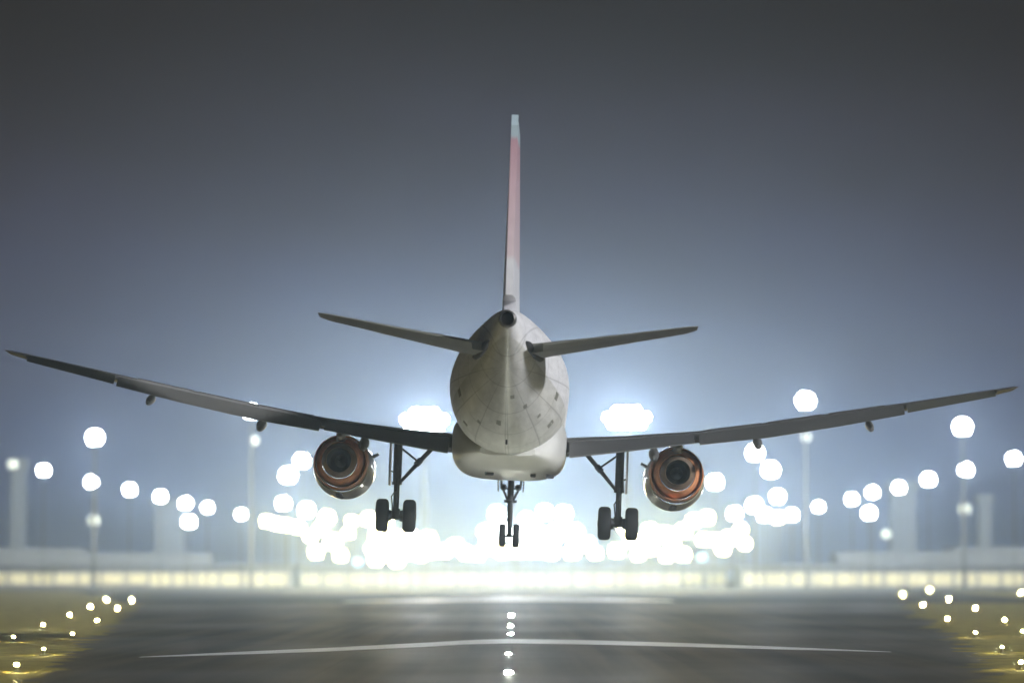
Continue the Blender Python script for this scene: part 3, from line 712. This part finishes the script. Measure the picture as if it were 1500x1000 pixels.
# ------------------------------------------------------------------ terminal buildings; their glowing panes are added to make the yellow horizon band
def terminal(x0, x1, d, h0, h1, label, up=None):
    a, b = P(x0, 850, d).x, P(x1, 850, d).x
    t = empty('terminal_building', ((a + b) / 2, d, 0.008), label, 'building', 'terminal buildings')
    w = (b - a) / 2
    link('wall', box_me('wall', -w, w, 0.3, 24, 0, h0, 0.05), M['wall'], t, smooth=False)
    link('roof', box_me('roof', -w - 0.8, w + 0.8, -1.2, 25, h0 + 0.002, h0 + 0.7, 0.08), M['roof'], t, smooth=False)
    n = max(3, int((b - a) / 4.6)); st = (b - a) / n
    pane = box_me('glow_pane', -st / 2 + 0.22, st / 2 - 0.22, -0.03, 0.25, 0.5, h0 - 1.1)
    panes = []
    for wm in GLOW_PANES:
        q = pane.copy(); q.materials.append(wm); panes.append(q)
    fin_ = box_me('mullion', -0.14, 0.14, -0.25, 0.29, 0.0, h0 - 0.1); fin_.materials.append(M['wall'])
    for i in range(n):
        o = link('glow_pane', random.choice(panes), None, t, smooth=False); o.location.x = -w + st * (i + 0.5)
        o = link('mullion', fin_, None, t, smooth=False); o.location.x = -w + st * i + 0.15
    for u0, u1, uh in (up or []):
        xa, xb = P(u0, 850, d).x - (a + b) / 2, P(u1, 850, d).x - (a + b) / 2
        link('upper_storey', box_me('upper_storey', xa, xb, 4, 22, h0 + 0.7, uh, 0.1), M['wall'], t, smooth=False)
terminal(-60, 425, 730, 4.2, 8, 'long low terminal with added yellow glowing panes on the left horizon', [(-60, 110, 8.2), (110, 300, 7.2)])
terminal(440, 1065, 745, 4.0, 8, 'long low terminal with added yellow glowing panes behind the lamp cluster')
terminal(1085, 1570, 730, 4.2, 8, 'long low terminal with added yellow glowing panes on the right horizon', [(1230, 1400, 7.4), (1400, 1570, 8.4)])
# pale service towers rising behind the lamps
def tower(px, pw, ytop, label, d=760):
    p = P(px, ytop, d); w = pw * d / F / 2
    t = empty('service_tower', (p.x, d + 12, 0.008), label, 'tower', 'pale towers beyond the terminals')
    link('shaft', box_me('shaft', -w * 0.8, w * 0.8, -w, w, 0, p.z * 0.9, 0.15), M['mast'], t, smooth=False)
    link('head', box_me('head', -w, w, -w * 1.2, w * 1.2, p.z * 0.9 + 0.002, p.z, 0.2), M['mast'], t, smooth=False)
M['mast'] = mat('tower_cladding', (0.20, 0.23, 0.25), 0.6, var=0.15, scale=0.3)
tower(16, 26, 668, 'slim pale tower at the left border behind the lamps')
tower(240, 50, 728, 'broad pale tower behind the left-hand lamp row')
tower(1330, 46, 702, 'broad pale tower behind the right-hand lamp row')
tower(1452, 26, 722, 'slim pale tower right of the right mast light')

# low concrete barriers along the far runway end
for x0, x1, y, lab in ((-20, 215, 861, 'low dark barrier on the far left beyond the runway lights'), (1080, 1290, 857, 'low dark barrier right of centre beyond the runway'), (1440, 1520, 856, 'short low dark barrier at the far right border')):
    p0, p1 = G(x0, y), G(x1, y)
    t = empty('jet_barrier', ((p0.x + p1.x) / 2, p0.y, 0.008), lab, 'barrier', 'low barriers')
    n = max(2, int((p1.x - p0.x) / 4)); w = (p1.x - p0.x) / n
    me = pyd('panel', [(-w / 2 + 0.06, 0, 0), (w / 2 - 0.06, 0, 0), (w / 2 - 0.06, 0.7, 0), (-w / 2 + 0.06, 0.7, 0), (-w / 2 + 0.06, 0.22, 0.8), (w / 2 - 0.06, 0.22, 0.8), (w / 2 - 0.06, 0.48, 0.8), (-w / 2 + 0.06, 0.48, 0.8)],
             [(0, 1, 2, 3), (4, 5, 6, 7), (0, 1, 5, 4), (1, 2, 6, 5), (2, 3, 7, 6), (3, 0, 4, 7)])
    me.materials.append(M['fence'])
    for i in range(n):
        o = link('panel', me, None, t, smooth=False); o.location.x = -(p1.x - p0.x) / 2 + w * (i + 0.5)

# ------------------------------------------------------------------ haze
hm = bpy.data.materials.new('haze_air'); hm.use_nodes = True
hn = hm.node_tree; hn.nodes.clear()
ho = hn.nodes.new('ShaderNodeOutputMaterial'); pv = hn.nodes.new('ShaderNodeVolumePrincipled')
pv.inputs['Color'].default_value = (0.58, 0.75, 1.0, 1)
pv.inputs['Density'].default_value = 0.00075
pv.inputs['Anisotropy'].default_value = 0.88
hn.links.new(pv.outputs[0], ho.inputs['Volume'])
hz = link('haze', box_me('haze', -1250, 1250, -300, 2650, -1.0, 42), hm, smooth=False)
hz['kind'] = 'stuff'; hz['label'] = 'pale night haze glowing around the airfield lamps'; hz['category'] = 'haze'
